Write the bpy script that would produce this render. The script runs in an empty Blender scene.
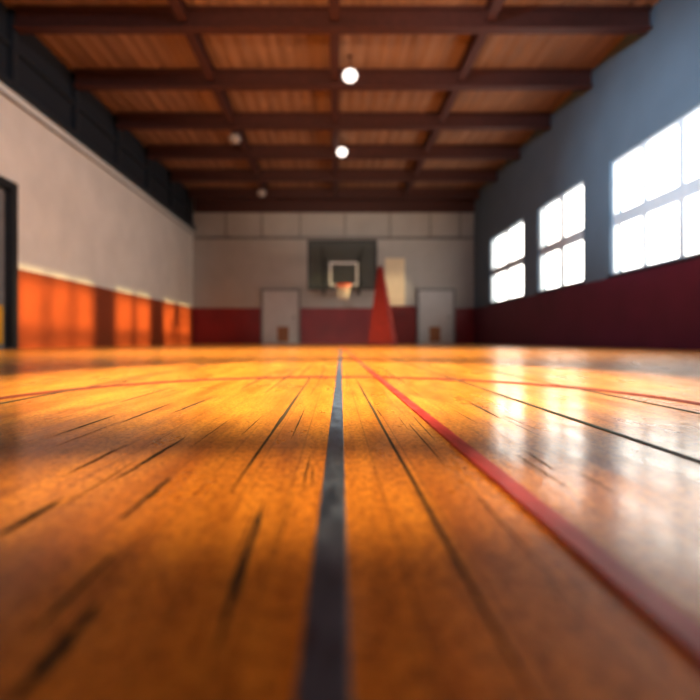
import bpy, bmesh, math, random
from mathutils import Vector
random.seed(4)
S=bpy.context.scene
COL=S.collection
F=500.0; HX,HY=336.0,340.0; CH=0.15
XL,XR,YB,YF,ZC=-5.72,5.52,20.0,-4.0,5.94

# ---------------- node helpers ----------------
def mat(name):
    m=bpy.data.materials.new(name); m.use_nodes=True
    nt=m.node_tree; b=nt.nodes["Principled BSDF"]
    return m,nt,b
def N(nt,t,**k):
    n=nt.nodes.new(t)
    for a,v in k.items(): setattr(n,a,v)
    return n
def mix(nt,fac,a,b,mode='MIX'):
    n=N(nt,'ShaderNodeMix',data_type='RGBA',blend_type=mode)
    for sock,v in ((n.inputs[0],fac),(n.inputs[6],a),(n.inputs[7],b)):
        if hasattr(v,'is_output'): nt.links.new(v,sock)
        elif isinstance(v,(int,float)): sock.default_value=v
        else: sock.default_value=(*v,1)
    return n.outputs[2]
def mth(nt,op,a,b=0.0,c=None):
    n=N(nt,'ShaderNodeMath',operation=op)
    vals=[a,b]+([c] if c is not None else [])
    for i,v in enumerate(vals):
        if hasattr(v,'is_output'): nt.links.new(v,n.inputs[i])
        else: n.inputs[i].default_value=v
    return n.outputs[0]
def noise(nt,scale,detail=4,vec=(1,1,1),rough=.55):
    tc=N(nt,'ShaderNodeTexCoord'); mp=N(nt,'ShaderNodeMapping'); mp.inputs['Scale'].default_value=vec
    nt.links.new(tc.outputs['Object'],mp.inputs[0])
    n=N(nt,'ShaderNodeTexNoise'); n.inputs['Scale'].default_value=scale; n.inputs['Detail'].default_value=detail
    n.inputs['Roughness'].default_value=rough
    nt.links.new(mp.outputs[0],n.inputs['Vector']); return n.outputs[0]
def ramp(nt,fac,lo,hi):
    n=N(nt,'ShaderNodeMapRange'); nt.links.new(fac,n.inputs[0])
    n.inputs[1].default_value=lo; n.inputs[2].default_value=hi
    return n.outputs[0]
def bump(nt,b,h,strength,dist=.01,sock='Normal'):
    n=N(nt,'ShaderNodeBump'); n.inputs['Strength'].default_value=strength; n.inputs['Distance'].default_value=dist
    nt.links.new(h,n.inputs['Height']); nt.links.new(n.outputs[0],b.inputs[sock])
def simple(name,col,rough=.5,metal=0,var=.15,scale=8,emit=None,es=0):
    m,nt,b=mat(name)
    f=ramp(nt,noise(nt,scale),.3,.7)
    c=mix(nt,f,tuple(x*(1-var) for x in col),tuple(min(1,x*(1+var)) for x in col))
    nt.links.new(c,b.inputs['Base Color'])
    b.inputs['Roughness'].default_value=rough; b.inputs['Metallic'].default_value=metal
    if emit: b.inputs['Emission Color'].default_value=(*emit,1); b.inputs['Emission Strength'].default_value=es
    return m
def wallmat(name,upper,lower,zs,top=None,zt=None,rlow=.45):
    m,nt,b=mat(name)
    tc=N(nt,'ShaderNodeTexCoord'); sp=N(nt,'ShaderNodeSeparateXYZ'); nt.links.new(tc.outputs['Object'],sp.inputs[0])
    z=sp.outputs[2]
    v=ramp(nt,noise(nt,1.3,6),.3,.7)
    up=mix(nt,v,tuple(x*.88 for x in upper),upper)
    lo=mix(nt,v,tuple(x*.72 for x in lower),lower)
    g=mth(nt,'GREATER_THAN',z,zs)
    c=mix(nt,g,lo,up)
    if top:
        c=mix(nt,mth(nt,'GREATER_THAN',z,zt),c,top)
    nt.links.new(c,b.inputs['Base Color'])
    r=mth(nt,'MULTIPLY_ADD',g,.8-rlow,rlow); nt.links.new(r,b.inputs['Roughness'])
    bump(nt,b,noise(nt,30,3),.15,.01)
    return m

# ---------------- mesh helpers ----------------
def link(o,parent=None,**props):
    COL.objects.link(o)
    if parent: o.parent=parent
    for k,v in props.items(): o[k]=v
    return o
def mesh(name,bm,mats,parent=None,smooth=False,**props):
    me=bpy.data.meshes.new(name); bm.normal_update(); bm.to_mesh(me); bm.free()
    for m in (mats if isinstance(mats,(list,tuple)) else [mats]): me.materials.append(m)
    if smooth:
        for p in me.polygons: p.use_smooth=True
    return link(bpy.data.objects.new(name,me),parent,**props)
def empty(name,loc,**props):
    e=bpy.data.objects.new(name,None); e.location=loc; e.empty_display_size=.2
    return link(e,None,**props)
def box(bm,a,b,mi=0,bev=0):
    x0,y0,z0=a; x1,y1,z1=b
    vs=[bm.verts.new(p) for p in ((x0,y0,z0),(x1,y0,z0),(x1,y1,z0),(x0,y1,z0),(x0,y0,z1),(x1,y0,z1),(x1,y1,z1),(x0,y1,z1))]
    fs=[bm.faces.new([vs[i] for i in q]) for q in ((0,3,2,1),(4,5,6,7),(0,1,5,4),(1,2,6,5),(2,3,7,6),(3,0,4,7))]
    for f in fs: f.material_index=mi
    if bev:
        es=list({e for f in fs for e in f.edges})
        bmesh.ops.bevel(bm,geom=es,offset=bev,segments=2,affect='EDGES')
def boxes(name,bl,m,parent=None,bev=0,**p):
    bm=bmesh.new()
    for q in bl: box(bm,q[0],q[1],0,bev)
    return mesh(name,bm,m,parent,**p)
def tube(bm,pts,r,n=8,closed=False):
    rings=[]; L=len(pts); pts=[Vector(p) for p in pts]
    for i,p in enumerate(pts):
        if closed: t=pts[(i+1)%L]-pts[i-1]
        else: t=pts[min(i+1,L-1)]-pts[max(i-1,0)]
        t.normalize()
        u=t.orthogonal() if abs(t.z)>.95 else t.cross(Vector((0,0,1)))
        u.normalize(); w=t.cross(u)
        rings.append([bm.verts.new(p+r*(math.cos(2*math.pi*k/n)*u+math.sin(2*math.pi*k/n)*w)) for k in range(n)])
    for i in range(L if closed else L-1):
        a,b=rings[i],rings[(i+1)%L]
        for k in range(n): bm.faces.new((a[k],a[(k+1)%n],b[(k+1)%n],b[k]))
    if not closed:
        bm.faces.new(rings[0][::-1]); bm.faces.new(rings[-1])
def lathe(bm,prof,n=32,c=(0,0,0)):
    rings=[]
    for r,z in prof:
        rings.append([bm.verts.new((c[0]+r*math.cos(2*math.pi*k/n),c[1]+r*math.sin(2*math.pi*k/n),c[2]+z)) for k in range(n)])
    for a,b in zip(rings,rings[1:]):
        for k in range(n): bm.faces.new((a[k],a[(k+1)%n],b[(k+1)%n],b[k]))
    bm.faces.new(rings[0][::-1]); bm.faces.new(rings[-1])

# ---------------- materials ----------------
m_left=wallmat('white_plaster_red_dado',(.78,.76,.74),(.33,.068,.020),1.43,(.012,.017,.028),4.55)
m_back=wallmat('grey_plaster_maroon_dado',(.50,.48,.465),(.30,.016,.022),1.43)
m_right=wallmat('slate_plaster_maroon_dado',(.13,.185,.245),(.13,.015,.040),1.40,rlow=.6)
m_front=wallmat('plain_rear_plaster',(.3,.28,.27),(.15,.02,.02),1.43)
m_beam=simple('oxblood_painted_steel',(.070,.020,.016),.6)
m_navy=simple('navy_steel',(.014,.02,.03),.6)
m_door=simple('pale_grey_door_paint',(.54,.53,.54),.5,var=.06,scale=2)
m_frame=simple('grey_frame_paint',(.22,.205,.21),.5)
m_black=simple('black_door_frame_paint',(.015,.017,.022),.5)
m_brownp=simple('brown_timber_panel',(.32,.13,.05),.5)
m_winf=simple('pale_blue_grey_window_frame_paint',(.60,.67,.74),.4,var=.04)
m_steel=simple('dark_steel',(.05,.052,.055),.4,.6)
m_rail=simple('grey_rail_paint',(.24,.22,.215),.6)
m_redpad=simple('red_vinyl_padding',(.25,.014,.007),.75)
m_redpad2=simple('dark_red_vinyl_padding',(.18,.011,.010),.6)
m_white=simple('white_line_paint',(.70,.70,.69),.5,var=.03)
m_rim=simple('orange_rim_enamel',(.75,.11,.03),.5)
m_net=simple('white_net_cord',(.72,.64,.58),.8,var=.05)
m_sunpatch=simple('painted_sun_patch',(.80,.66,.47),.6,var=.05)  # cream tone stands in for sunlight on the end wall
m_lampon=simple('lit_opal_glass',(.9,.9,.88),.4,var=.02,emit=(1,.94,.88),es=2.5)
m_lampoff=simple('unlit_opal_glass',(.34,.30,.29),.4,var=.05,emit=(1,.8,.7),es=.03)
m_yellow=simple('yellow_safety_vinyl',(.65,.35,.02),.5)

def glassmat():
    m,nt,b=mat('smoked_backboard_glass')
    f=noise(nt,2)
    b.inputs['Base Color'].default_value=(.045,.060,.055,1)
    nt.links.new(mth(nt,'MULTIPLY_ADD',f,.1,.05),b.inputs['Roughness'])
    b.inputs['Alpha'].default_value=.52
    return m
m_glass=glassmat()

def ceilmat():
    m,nt,b=mat('stained_timber_boarding')
    st=noise(nt,1.0,3,(7,.2,1)); st2=noise(nt,1.0,3,(2.4,.4,1))
    f=ramp(nt,mth(nt,'MULTIPLY_ADD',st2,.5,mth(nt,'MULTIPLY',st,.5)),.28,.70)
    c=mix(nt,f,(.17,.085,.050),(.38,.21,.125))
    nt.links.new(c,b.inputs['Base Color']); b.inputs['Roughness'].default_value=.75
    tc=N(nt,'ShaderNodeTexCoord'); w=N(nt,'ShaderNodeTexWave',wave_type='BANDS',bands_direction='X'); w.inputs['Scale'].default_value=1.1
    nt.links.new(tc.outputs['Object'],w.inputs['Vector']); bump(nt,b,w.outputs[1],.4,.05)
    return m
m_ceil=ceilmat()

def floormat():
    m,nt,b=mat('varnished_maple_floor')
    tc=N(nt,'ShaderNodeTexCoord'); sp=N(nt,'ShaderNodeSeparateXYZ'); nt.links.new(tc.outputs['Object'],sp.inputs[0])
    cb=N(nt,'ShaderNodeCombineXYZ'); nt.links.new(sp.outputs[1],cb.inputs[0]); nt.links.new(sp.outputs[0],cb.inputs[1])
    br=N(nt,'ShaderNodeTexBrick'); nt.links.new(cb.outputs[0],br.inputs['Vector'])
    br.inputs['Scale'].default_value=1; br.inputs['Brick Width'].default_value=.9; br.inputs['Row Height'].default_value=.0455
    br.inputs['Mortar Size'].default_value=.0011; br.inputs['Mortar Smooth'].default_value=.4; br.inputs['Bias'].default_value=0
    br.inputs['Color1'].default_value=(.74,.33,.055,1); br.inputs['Color2'].default_value=(.49,.190,.028,1); br.inputs['Mortar'].default_value=(.10,.03,.008,1)
    g1=ramp(nt,noise(nt,1,6,(70,5,1),.6),.3,.7)
    g2=ramp(nt,noise(nt,1,5,(14,1.8,1),.6),.32,.68)
    g3=ramp(nt,noise(nt,150,5,(1,.55,1),.8),.46,.60)
    g4=ramp(nt,noise(nt,1,5,(22,4,1),.65),.50,.70)
    c=mix(nt,mth(nt,'MULTIPLY',g1,.5),br.outputs[0],(.32,.10,.014))
    c=mix(nt,mth(nt,'MULTIPLY',g2,.5),c,(.90,.50,.10))
    c=mix(nt,mth(nt,'MULTIPLY',g4,.6),c,(.18,.05,.008))
    c=mix(nt,mth(nt,'MULTIPLY',g3,.76),c,(.17,.048,.008))
    nt.links.new(c,b.inputs['Base Color'])
    r=mth(nt,'MULTIPLY_ADD',ramp(nt,noise(nt,7,6,(1,.4,1),.65),.3,.7),.14,.24); nt.links.new(r,b.inputs['Roughness'])
    b.inputs['Specular IOR Level'].default_value=.24
    b.inputs['Specular Tint'].default_value=(1,.76,.50,1)
    bump(nt,b,noise(nt,180,4,(1,.6,1),.7),.45,.0024)
    wear=ramp(nt,noise(nt,1,6,(26,5,1),.7),.3,.7)
    nt.links.new(mth(nt,'MULTIPLY_ADD',wear,.40,.34),b.inputs['Coat Weight']); b.inputs['Coat IOR'].default_value=1.5
    nt.links.new(mth(nt,'MULTIPLY_ADD',ramp(nt,noise(nt,11,6,(1,.4,1),.7),.3,.7),.12,.10),b.inputs['Coat Roughness'])
    h=mth(nt,'ADD',mth(nt,'MULTIPLY',noise(nt,160,3,(1,.6,1),.6),.18),noise(nt,9,3,(1,.5,1)))
    bump(nt,b,h,.35,.0024,'Coat Normal')
    return m
m_floor=floormat()
m_crack=simple('dark_board_joint',(.014,.006,.004),.7)
def linemat(name,dark,light,s=60,rough=.42):
    m,nt,b=mat(name)
    f=ramp(nt,noise(nt,s,5,(1,.3,1)),.35,.72)
    nt.links.new(mix(nt,f,dark,light),b.inputs['Base Color']); b.inputs['Roughness'].default_value=rough
    bump(nt,b,noise(nt,200,3),.15,.001)
    return m
m_lnavy=linemat('worn_navy_tape',(.020,.040,.115),(.09,.145,.33),rough=.33)
m_lred=linemat('worn_red_tape',(.30,.015,.026),(.48,.065,.085),rough=.36)
m_larc=linemat('thin_red_court_paint',(.10,.007,.005),(.17,.015,.010),rough=.7)
m_ldark=linemat('dark_green_court_paint',(.010,.016,.015),(.025,.035,.03),rough=.6)

# ---------------- shell ----------------
def wall_holes(name,xa,xb,holes,m,**p):
    ys=sorted({YF-.25,YB+.25,*[h[0] for h in holes],*[h[1] for h in holes]})
    zs=sorted({-.1,ZC+.1,*[h[2] for h in holes],*[h[3] for h in holes]})
    bm=bmesh.new()
    for i in range(len(ys)-1):
        for j in range(len(zs)-1):
            cy=(ys[i]+ys[i+1])/2; cz=(zs[j]+zs[j+1])/2
            if any(h[0]<cy<h[1] and h[2]<cz<h[3] for h in holes): continue
            box(bm,(xa,ys[i],zs[j]),(xb,ys[i+1],zs[j+1]))
    return mesh(name,bm,m,**p)
WZ0,WZ1,WT0,WT1=1.45,3.74,2.42,2.67
wins=[(14.76,17.9),(11.17,13.66),(7.15,10.07),(3.2,6.1)]  # last window is out of view, added for its light
K=dict(kind='structure')
holes=[(a,b,WZ0,WZ1) for a,b in wins]
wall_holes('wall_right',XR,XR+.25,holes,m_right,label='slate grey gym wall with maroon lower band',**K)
wall_holes('wall_left',XL-.25,XL,[(6.6,8.9,-.02,2.92)],m_left,label='white plaster wall with red painted lower band',**K)
boxes('wall_back',[((XL,YB,-.1),(XR,YB+.25,ZC+.1))],m_back,label='grey plaster end wall with maroon lower band',**K)
boxes('wall_front',[((XL,YF-.25,-.1),(XR,YF,ZC+.1))],m_front,label='plain plaster end wall',**K)
boxes('ceiling',[((XL-.25,YF-.25,ZC),(XR+.25,YB+.25,ZC+.25))],m_ceil,label='tan-brown stained timber boarded ceiling',**K)
bm=bmesh.new(); box(bm,(XL-.25,YF-.25,-.2),(XR+.25,YB+.25,0))
def crack(x,y0,y1,w,dx=0,pw=.6):
    n=10; L=[];R=[]
    for i in range(n+1):
        t=i/n; y=y0+(y1-y0)*t; ww=w*max(.12,math.sin(math.pi*t)**pw)*random.uniform(.7,1.2)*.5
        xx=x+dx*t+random.uniform(-1,1)*w*.12
        L.append(bm.verts.new((xx-ww,y,.0004))); R.append(bm.verts.new((xx+ww,y,.0004)))
    for i in range(n):
        f=bm.faces.new((L[i],R[i],R[i+1],L[i+1])); f.material_index=1
for c in [(-.1035,.49,2.1,.0065,.001,.25),(.083,.17,2.0,.0048,-.007,.2),(-.236,.53,.775,.0065,.004),(-.18,.415,.545,.0065,0),(-.335,1.02,1.30,.008,.012),
          (-.0585,.235,.46,.006,-.008),(-.133,.205,.285,.008,-.002),(.313,.95,1.22,.006,.008),(-.258,.38,.475,.008,0),(-.44,.78,1.0,.005,0),
          (-.29,1.5,2.3,.007,0),(-.2,1.4,2.6,.007,0),(.24,1.6,2.8,.006,0),(-.52,1.2,1.6,.008,0),
          (-.062,1.6,3,.005,0),(-.15,1.9,3.4,.008,0),(.5,1.8,2.5,.008,0),(-.75,1.5,2.1,.01,0),
          (-.155,.25,.36,.004,0),(-.30,.55,.72,.004,0),(-.39,.9,1.2,.005,0),(.13,.6,.9,.0025,0),(.235,.5,.66,.003,0),(-.068,.75,1.1,.003,0)]:
    crack(*c)
for k in range(90):
    y=random.uniform(.28,3.2); x=random.uniform(-.62,.62)*y
    crack(x,y,y+random.uniform(.04,.16)*(1+y),random.uniform(.0008,.0022)*(.7+y*.6),random.uniform(-.004,.004))
mesh('floor',bm,[m_floor,m_crack],label='glossy amber varnished wooden sports floor with dark board joints',**K)

def window(i,y0,y1,nm):
    e=empty('window_%d'%i,(XR,(y0+y1)/2,WZ0),label='bright daylit window with thick transom and glazing bars',**K)
    ox,oy,oz=e.location; bl=[]
    def b(ya,yb,za,zb,xa=.06,xb=.13): bl.append(((xa,ya-oy,za-oz),(xb,yb-oy,zb-oz)))
    t=.05
    b(y0,y1,WZ0,WZ0+t); b(y0,y1,WZ1-t,WZ1); b(y0,y0+t,WZ0+t,WZ1-t); b(y1-t,y1,WZ0+t,WZ1-t)
    b(y0+t,y1-t,WT0,WT1)
    boxes('frame',bl,m_winf,e); bl.clear()
    hw=.07 if i>2 else .12
    for k in range(1,nm+1):
        c=y0+(y1-y0)*k/(nm+1)
        b(c-hw,c+hw,WZ0+t,WT0,.09,.12); b(c-hw,c+hw,WT1,WZ1-t,.09,.12)
    boxes('glazing_bar',bl,m_winf,e); bl.clear()
    b(y0-.04,y1+.04,WZ0-.05,WZ0-.002,-.04,.0-.002); boxes('sill',bl,m_navy,e)
    L=bpy.data.lights.new('window_portal','AREA'); L.shape='RECTANGLE'; L.size=WZ1-WZ0; L.size_y=y1-y0
    L.cycles.is_portal=True
    o=bpy.data.objects.new('window_portal',L); o.location=(XR+.3,(y0+y1)/2,(WZ0+WZ1)/2); o.rotation_euler=(0,math.radians(90),0); COL.objects.link(o)
for i,((a,b_),nm) in enumerate(zip(wins,(1,1,2,2))): window(i+1,a,b_,nm)  # the fourth window is out of view, added for its light

boxes('trim_1',[((XL,YF,4.55),(XL+.10,YB,4.66)),((XL,YF,5.25),(XL+.07,YB,5.33))],m_navy,label='navy steel ledge along the top of the white wall',**K)
bl=[]
y=-3.9
while y<19.8:
    bl.append(((XL,y,4.66),(XL+.10,y+.16,ZC-.02))); y+=2.1
boxes('trim_2',bl,m_navy,label='row of dark navy steel posts under the roof',**K)
bm=bmesh.new(); tube(bm,[(XL+.04,YF+.1,4.36),(XL+.04,YB-.1,4.36)],.022)
mesh('trim_3',bm,m_rail,label='thin dark conduit along the white wall',**K)
bl=[((XL+.1,YB-.06,4.18),(XR,YB,4.27))]
for px in (226,262,300,345,390,430,460):
    x=(px-HX)/25; bl.append(((x-.025,YB-.03,4.27),(x+.025,YB,5.24)))
boxes('trim_4',bl,m_rail,label='grey horizontal rail and panel joints on the end wall',**K)
boxes('trim_5',[((XL+.1,YB-.12,5.24),(XR,YB,ZC))],m_beam,label='oxblood header band above the end wall',**K)

# beams
bys=[-.0,2.15,4.3,6.45,8.75,10.75,12.8,14.9,17.0,19.1]
def ibeam():
    bm=bmesh.new(); x0,x1=XL+.13,XR-.05
    box(bm,(x0,-.10,0),(x1,.10,.04)); box(bm,(x0,-.03,.04),(x1,.03,.33)); box(bm,(x0,-.10,.33),(x1,.10,.37))
    return bm
proto=None
for y in bys:
    if proto is None:
        o=mesh('roof_beam',ibeam(),m_beam); proto=o.data
    else:
        o=link(bpy.data.objects.new('roof_beam',proto))
    o.location=(0,y,5.56)
    o['label']='dark oxblood steel beam spanning the hall under the ceiling'; o['category']='roof beam'; o['group']='steel beams under the gym ceiling'
for x in (-2.65,-.03,2.66):
    for a,b_ in zip(bys,bys[1:]):
        if b_<6: continue
        L=b_-a-.22
        bm=bmesh.new(); box(bm,(-.085,-L/2,0),(.085,L/2,.03)); box(bm,(-.03,-L/2,.03),(.03,L/2,.24)); box(bm,(-.085,-L/2,.24),(.085,L/2,.27))
        o=mesh('roof_purlin',bm,m_beam); o.location=(x,(a+b_)/2,5.66)
        o['label']='short dark oxblood steel purlin between roof beams'; o['category']='purlin'; o['group']='steel purlins between the roof beams'

def lamp(x,y,zm,zg,on,r):
    e=empty('pendant_lamp',(x,y,zm),label='lit round white gym pendant lamp under the roof' if on else 'unlit round gym pendant lamp under the roof',category='ceiling lamp',group='round pendant lamps under the roof')
    g=zg-zm
    bm=bmesh.new(); lathe(bm,[(.02,-.035),(.05,-.02),(.05,0)],20); mesh('canopy',bm,m_beam,e,True)
    bm=bmesh.new(); lathe(bm,[(.009,g+r*.7),(.009,-.03)],12); mesh('stem',bm,m_beam,e,True)
    bm=bmesh.new()
    lathe(bm,[(r*math.cos(a),g+r*.85*math.sin(a)) for a in [math.radians(-88+k*8.8) for k in range(21)]],28); mesh('globe',bm,m_lampon if on else m_lampoff,e,True)
    bm=bmesh.new(); lathe(bm,[(r*.52,g+r*.76),(r*.4,g+r*.9),(.02,g+r*1.0)],24); mesh('collar',bm,m_beam,e,True)
lamp(.285,10.2,ZC,5.54,True,.15); lamp(.17,14.4,ZC,5.56,True,.155); lamp(-2.67,13.2,5.66,5.47,False,.16); lamp(-2.68,18.0,5.66,5.44,False,.16)

def back_door(i,pl,pr,hx):
    x0=(pl-HX)/25; x1=(pr-HX)/25; h=2.12
    e=empty('door_%d'%i,((x0+x1)/2,YB,0),label='pale grey hall door with dark frame and brown lower panel',**K)
    w=(x1-x0)/2
    boxes('frame',[((-w-.08,-.10,0),(-w,0,h+.08)),((w,-.10,0),(w+.08,0,h+.08)),((-w,-.10,h),(w,0,h+.08))],m_frame,e)
    lf=boxes('leaf',[((-w,-.06,.02),(w,-.005,h))],m_door,e)
    boxes('lower_panel',[((-.22+hx,-.085,.08),(.22+hx,-.062,.68))],m_brownp,e,.005,label='brown timber panel')
    bm=bmesh.new(); tube(bm,[(w*.8,-.06,1.05),(w*.8,-.12,1.05),(w*.8-.12,-.12,1.05)],.014); mesh('handle',bm,m_steel,e,label='dark steel handle')
back_door(1,263,298.5,.1); back_door(2,418.5,453,-.05)
e=empty('door_3',(XL,7.75,0),label='tall grey door in a black frame with yellow pad at its foot',**K)
boxes('frame',[((-.2,-1.15,0),(.06,-1.0,2.92)),((-.2,1.0,0),(.06,1.15,2.92)),((-.2,-1.0,2.78),(.06,1.0,2.92))],m_black,e)
boxes('leaf',[((-.14,-1.0,.02),(-.08,-.01,2.78)),((-.14,.01,.02),(-.08,1.0,2.78))],simple('mid_grey_door_paint',(.20,.20,.21),.5),e)
boxes('kick_pad',[((-.078,-.95,.08),(-.03,.9,.75))],m_yellow,e,.01,label='yellow vinyl kick pad')
boxes('sun_patch_board',[((1.95,YB-.05,1.45),(2.75,YB-.001,3.42))],m_sunpatch,None,.008,label='cream rectangle standing in for a sun patch on the grey end wall',category='painted sun patch')  # sunlit patch of the end wall, built as a cream slab

# basketball goal
GY=17.0
def P(px,py,Y=GY): return ((px-HX)/F*Y, CH+(HY-py)/F*Y)
x0,z1=P(307.5,240); x1,z0=P(377,290)
goal=empty('basketball_hoop',((x0+x1)/2,YB,z0),label='wall mounted basketball hoop with smoked glass backboard',category='basketball hoop')
cx,cz=(x0+x1)/2,z0
W=(x1-x0)/2; H=z1-z0; gy=GY-YB; ft=.07
bb=boxes('backboard',[((-W+ft,gy,ft),(W-ft,gy+.03,H-ft))],m_glass,goal,label='smoked glass backboard')
boxes('backboard_frame',[((-W,gy-.03,0),(W,gy+.05,ft)),((-W,gy-.03,H-ft),(W,gy+.05,H)),((-W,gy-.03,ft),(-W+ft,gy+.05,H-ft)),((W-ft,gy-.03,ft),(W,gy+.05,H-ft))],m_black,bb,label='thin black frame')
sx0,sz1=P(329.5,262); sx1,sz0=P(358,286)
sx0-=cx; sx1-=cx; sz0-=cz; sz1-=cz; t=.07
boxes('target_square',[((sx0,gy-.012,sz0),(sx1,gy-.002,sz0+t)),((sx0,gy-.012,sz1-t),(sx1,gy-.002,sz1)),((sx0,gy-.012,sz0+t),(sx0+t,gy-.002,sz1-t)),((sx1-t,gy-.012,sz0+t),(sx1,gy-.002,sz1-t))],m_white,bb,label='white painted target square')
rx,rz=P(343.5,285,16.6); rx-=cx; rz-=cz; R=.23; rcy=gy-.15-R
bm=bmesh.new(); tube(bm,[(rx+R*math.cos(a),rcy+R*math.sin(a),rz) for a in [2*math.pi*k/32 for k in range(32)]],.030,8,True)
box(bm,(rx-.1,gy-.17,rz-.04),(rx+.1,gy-.035,rz+.02)); box(bm,(rx-.13,gy-.035,rz-.12),(rx+.13,gy-.013,rz+.03))
rim=mesh('rim',bm,m_rim,goal,True,label='orange metal rim')
bm=bmesh.new(); n=12
for s in (1,-1):
    for k in range(n):
        pts=[]
        for j in range(9):
            u=j/8; a=2*math.pi*(k+s*u*2.0)/n; r=R*(1-.42*u**.8)
            pts.append((rx+r*math.cos(a),rcy+r*math.sin(a),rz-.03-.46*u))
        tube(bm,pts,.009,5)
mesh('net',bm,m_net,goal,True,label='white cord net')
bl=[]
for sx in (-.7,.7):
    for zz in (.25,H-.3): bl.append(((sx-.03,gy+.05,zz),(sx+.03,-.03,zz+.06)))
    bl.append(((sx-.05,-.03,.1),(sx+.05,0,H-.05)))
boxes('support_arm',bl,m_steel,goal,label='dark steel wall bracket')

# red padded pylon
PY=15.3
py=empty('padded_pylon',((382.5-HX)/F*PY,PY,0),label='tall tapering red padded pylon standing on the floor',category='padded post')
def frus(bm,za,wa,zb,wb,cxa=0,cxb=0,mi=0):
    a=[bm.verts.new((cxa+sx*wa,sy*wa,za)) for sx,sy in ((-1,-1),(1,-1),(1,1),(-1,1))]
    b=[bm.verts.new((cxb+sx*wb,sy*wb,zb)) for sx,sy in ((-1,-1),(1,-1),(1,1),(-1,1))]
    fs=[bm.faces.new(a[::-1]),bm.faces.new(b)]
    for k in range(4): fs.append(bm.faces.new((a[k],a[(k+1)%4],b[(k+1)%4],b[k])))
    bmesh.ops.bevel(bm,geom=list({e for f in fs for e in f.edges}),offset=.016,segments=2,affect='EDGES')
bm=bmesh.new(); frus(bm,.09,.365,2.36,.07,0.01,-.07); mesh('padding',bm,m_redpad,py,label='red vinyl tapering pad')
bm=bmesh.new(); frus(bm,0,.39,.09,.385,.01,.01); mesh('base',bm,m_redpad2,py,label='dark red base')
bm=bmesh.new(); frus(bm,2.36,.065,2.42,.05,-.07,-.07); mesh('cap',bm,m_redpad2,py)
py.rotation_euler=(0,0,math.radians(-20))
mt=empty('wall_mat',((401-HX)/25,YB-.18,0),label='dark red vinyl mat standing against the end wall',category='gym mat')
boxes('cover',[((-.52,-.1,0),(.56,.15,1.50))],m_redpad2,mt,.03)
bm=bmesh.new(); tube(bm,[(-.15,-.1,1.2),(-.13,-.15,1.2),(.08,-.15,1.2),(.10,-.1,1.2)],.015); mesh('handle',bm,m_black,mt)

def strip(name,x0,x1,y0,y1,w,m,h,label):
    bm=bmesh.new(); n=24
    vs=[]
    for i in range(n+1):
        t=(i/n)**2; y=y0+(y1-y0)*t; x=x0+(x1-x0)*t
        vs.append([bm.verts.new(p) for p in ((x-w/2,y,0.0005),(x-w/2*.92,y,h),(x+w/2*.92,y,h),(x+w/2,y,.0005))])
    for a,b_ in zip(vs,vs[1:]):
        for k in range(4): bm.faces.new((a[k],a[(k+1)%4],b_[(k+1)%4],b_[k]))
    bm.faces.new(vs[0][::-1]); bm.faces.new(vs[-1])
    bmesh.ops.recalc_face_normals(bm,faces=bm.faces)
    return mesh(name,bm,m,label=label,category='floor line')
strip('court_line',-.0105,-.0105+.09,-.3,9,.0235,m_lnavy,.0016,'wide worn navy tape line running along the wooden floor')
strip('court_line',.182,.182-.0065*14,-.3,14,.022,m_lred,.0036,'raised red tape line running along the wooden floor')
strip('court_line',.445,.47,-.3,9,.011,m_ldark,.0012,'thin dark green line running along the wooden floor')
strip('court_line',-.79,-.79,.2,6,.012,m_ldark,.0012,'thin dark line near the red arc on the floor')
strip('court_line',.74,.74,.2,6,.010,m_ldark,.0012,'thin dark line crossing the red arc on the floor')
def arc(cx,cy,r,w,m,h,label,a0=-30,a1=210):
    bm=bmesh.new(); n=120; vs=[]
    for i in range(n+1):
        a=math.radians(a0+(a1-a0)*i/n); c,s=math.cos(a),math.sin(a)
        ww=w*(.6+.9*max(0,s))
        vs.append([bm.verts.new((cx+q*c,cy+q*s*1.0,z)) for q,z in ((r-ww/2,.0005),(r-ww/2,h),(r+ww/2,h),(r+ww/2,.0005))])
    for a,b_ in zip(vs,vs[1:]):
        for k in range(4): bm.faces.new((a[k],a[(k+1)%4],b_[(k+1)%4],b_[k]))
    bm.faces.new(vs[0][::-1]); bm.faces.new(vs[-1])
    bmesh.ops.recalc_face_normals(bm,faces=bm.faces)
    return mesh('court_arc',bm,m,label=label,category='floor line')
arc(-.01,1.16,.86,.06,m_larc,.0011,'curved red painted court line on the wooden floor')

# ---------------- lights ----------------
w=bpy.data.worlds.new('World'); S.world=w; w.use_nodes=True
w.node_tree.nodes['Background'].inputs[0].default_value=(1,.95,.86,1); w.node_tree.nodes['Background'].inputs[1].default_value=7.5
def aim(o,t): o.rotation_euler=(Vector(t)-Vector(o.location)).to_track_quat('-Z','Y').to_euler()
def light(kind,name,loc,tgt,energy,col,**k):
    L=bpy.data.lights.new(name,kind); L.energy=energy; L.color=col
    for a,v in k.items(): setattr(L,a,v)
    o=bpy.data.objects.new(name,L); o.location=loc; aim(o,tgt); COL.objects.link(o); return o
light('SUN','sun',(12,0,4),(12-11.24,1.75,4-2.32),12.5,(1,.76,.30),angle=math.radians(2.6))
light('SPOT','warm_floor_fill',(-.3,2.3,5.3),(0.0,2.2,0),8200,(1,.76,.36),spot_size=math.radians(32),spot_blend=.55,shadow_soft_size=.12)  # unseen lamp added for the golden pool on the floor
o=light('SPOT','warm_near_floor_fill',(-.1,.52,4.6),(-.02,.56,0),1700,(1,.64,.24),spot_size=math.radians(5.0),spot_blend=1,shadow_soft_size=.04); o.rotation_euler=(0,0,0); o.scale=(2.6,1,1)  # small added pool nearer the lens, leaves a darker band between
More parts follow.
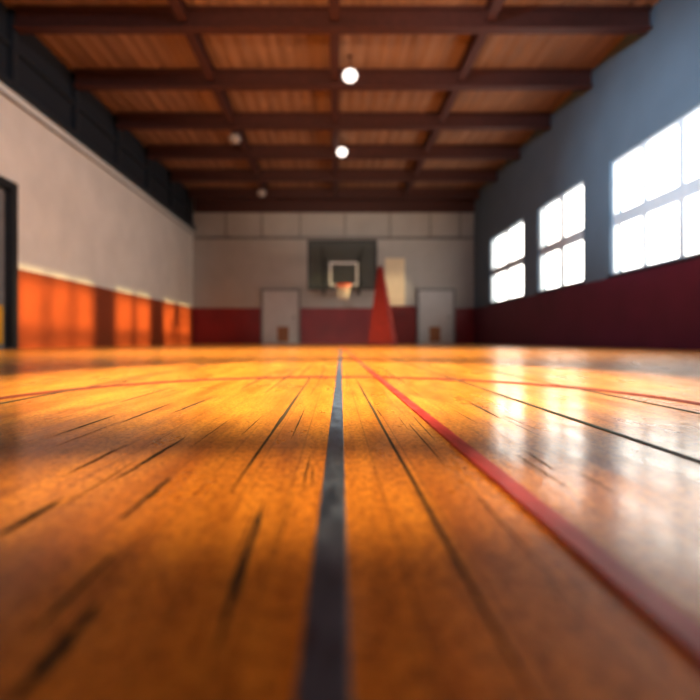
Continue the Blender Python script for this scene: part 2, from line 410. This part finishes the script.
light('SPOT','warm_foreground_fill',(-.1,.4,4.8),(.05,.45,0),240,(1,.52,.18),spot_size=math.radians(14),spot_blend=1,shadow_soft_size=.12)  # extra lamp out of view, lifts the foreground boards
light('SPOT','warm_mid_floor_fill',(0,5.8,5.3),(0,6.8,0),7000,(1,.78,.42),spot_size=math.radians(92),spot_blend=.9,shadow_soft_size=.12)  # added overhead fill, carries the golden light further along the floor
light('SPOT','warm_far_floor_fill',(0,6.2,5.3),(0,13,0),4500,(1,.78,.46),spot_size=math.radians(42),spot_blend=.9,shadow_soft_size=.12)  # added fill for the floor towards the end wall
light('SPOT','cool_wall_fill',(-4.5,-3,3.2),(5.5,9.5,3.4),6500,(.60,.82,1),spot_size=math.radians(40),spot_blend=1,shadow_soft_size=.3)  # added cool lamp behind the camera, imitates haze on the right wall
light('SPOT','window_bloom_fill',(-4.5,-3,3.0),(5.5,8.6,3.5),13000,(.68,.87,1),spot_size=math.radians(19),spot_blend=1,shadow_soft_size=.3)  # added narrow beam, stands in for bloom around the windows
light('SPOT','white_wall_fill',(3.5,-3.2,4.4),(-5.7,9.2,2.7),3600,(.97,.97,1),spot_size=math.radians(38),spot_blend=1,shadow_soft_size=.3)  # unseen lamp added to brighten the left white wall
light('SPOT','end_wall_fill',(-1,-3.4,2.0),(0,20,2.2),2600,(1,.96,.93),spot_size=math.radians(23),spot_blend=1,shadow_soft_size=.3)  # fill added behind the camera to brighten the end wall
light('SPOT','sun_patch_fill',(1.6,-3.4,3.0),(2.35,20,2.1),9000,(1,.80,.50),spot_size=math.radians(4.6),spot_blend=1,shadow_soft_size=.05)  # added beam that makes the cream slab look sunlit
light('SPOT','warm_roof_fill',(0,-3.2,.8),(.3,9.5,5.5),6000,(1,.72,.47),spot_size=math.radians(35),spot_blend=1,shadow_soft_size=.5)  # unseen fill added to warm the ceiling boards from below

# ---------------- camera ----------------
c=bpy.data.cameras.new('camera'); cam=bpy.data.objects.new('camera',c); COL.objects.link(cam); S.camera=cam
cam.location=(0,0,CH); cam.rotation_euler=(math.radians(90),0,0)
c.sensor_width=36; c.lens=F/700*36; c.shift_x=(350-HX)/700; c.shift_y=-(350-HY)/700
c.clip_start=.01; c.clip_end=200
c.dof.use_dof=True; c.dof.focus_distance=.95; c.dof.aperture_fstop=2.1
S.view_settings.view_transform='Standard'
S.view_settings.look='None'
S.view_settings.exposure=-.25
S.view_settings.gamma=.87
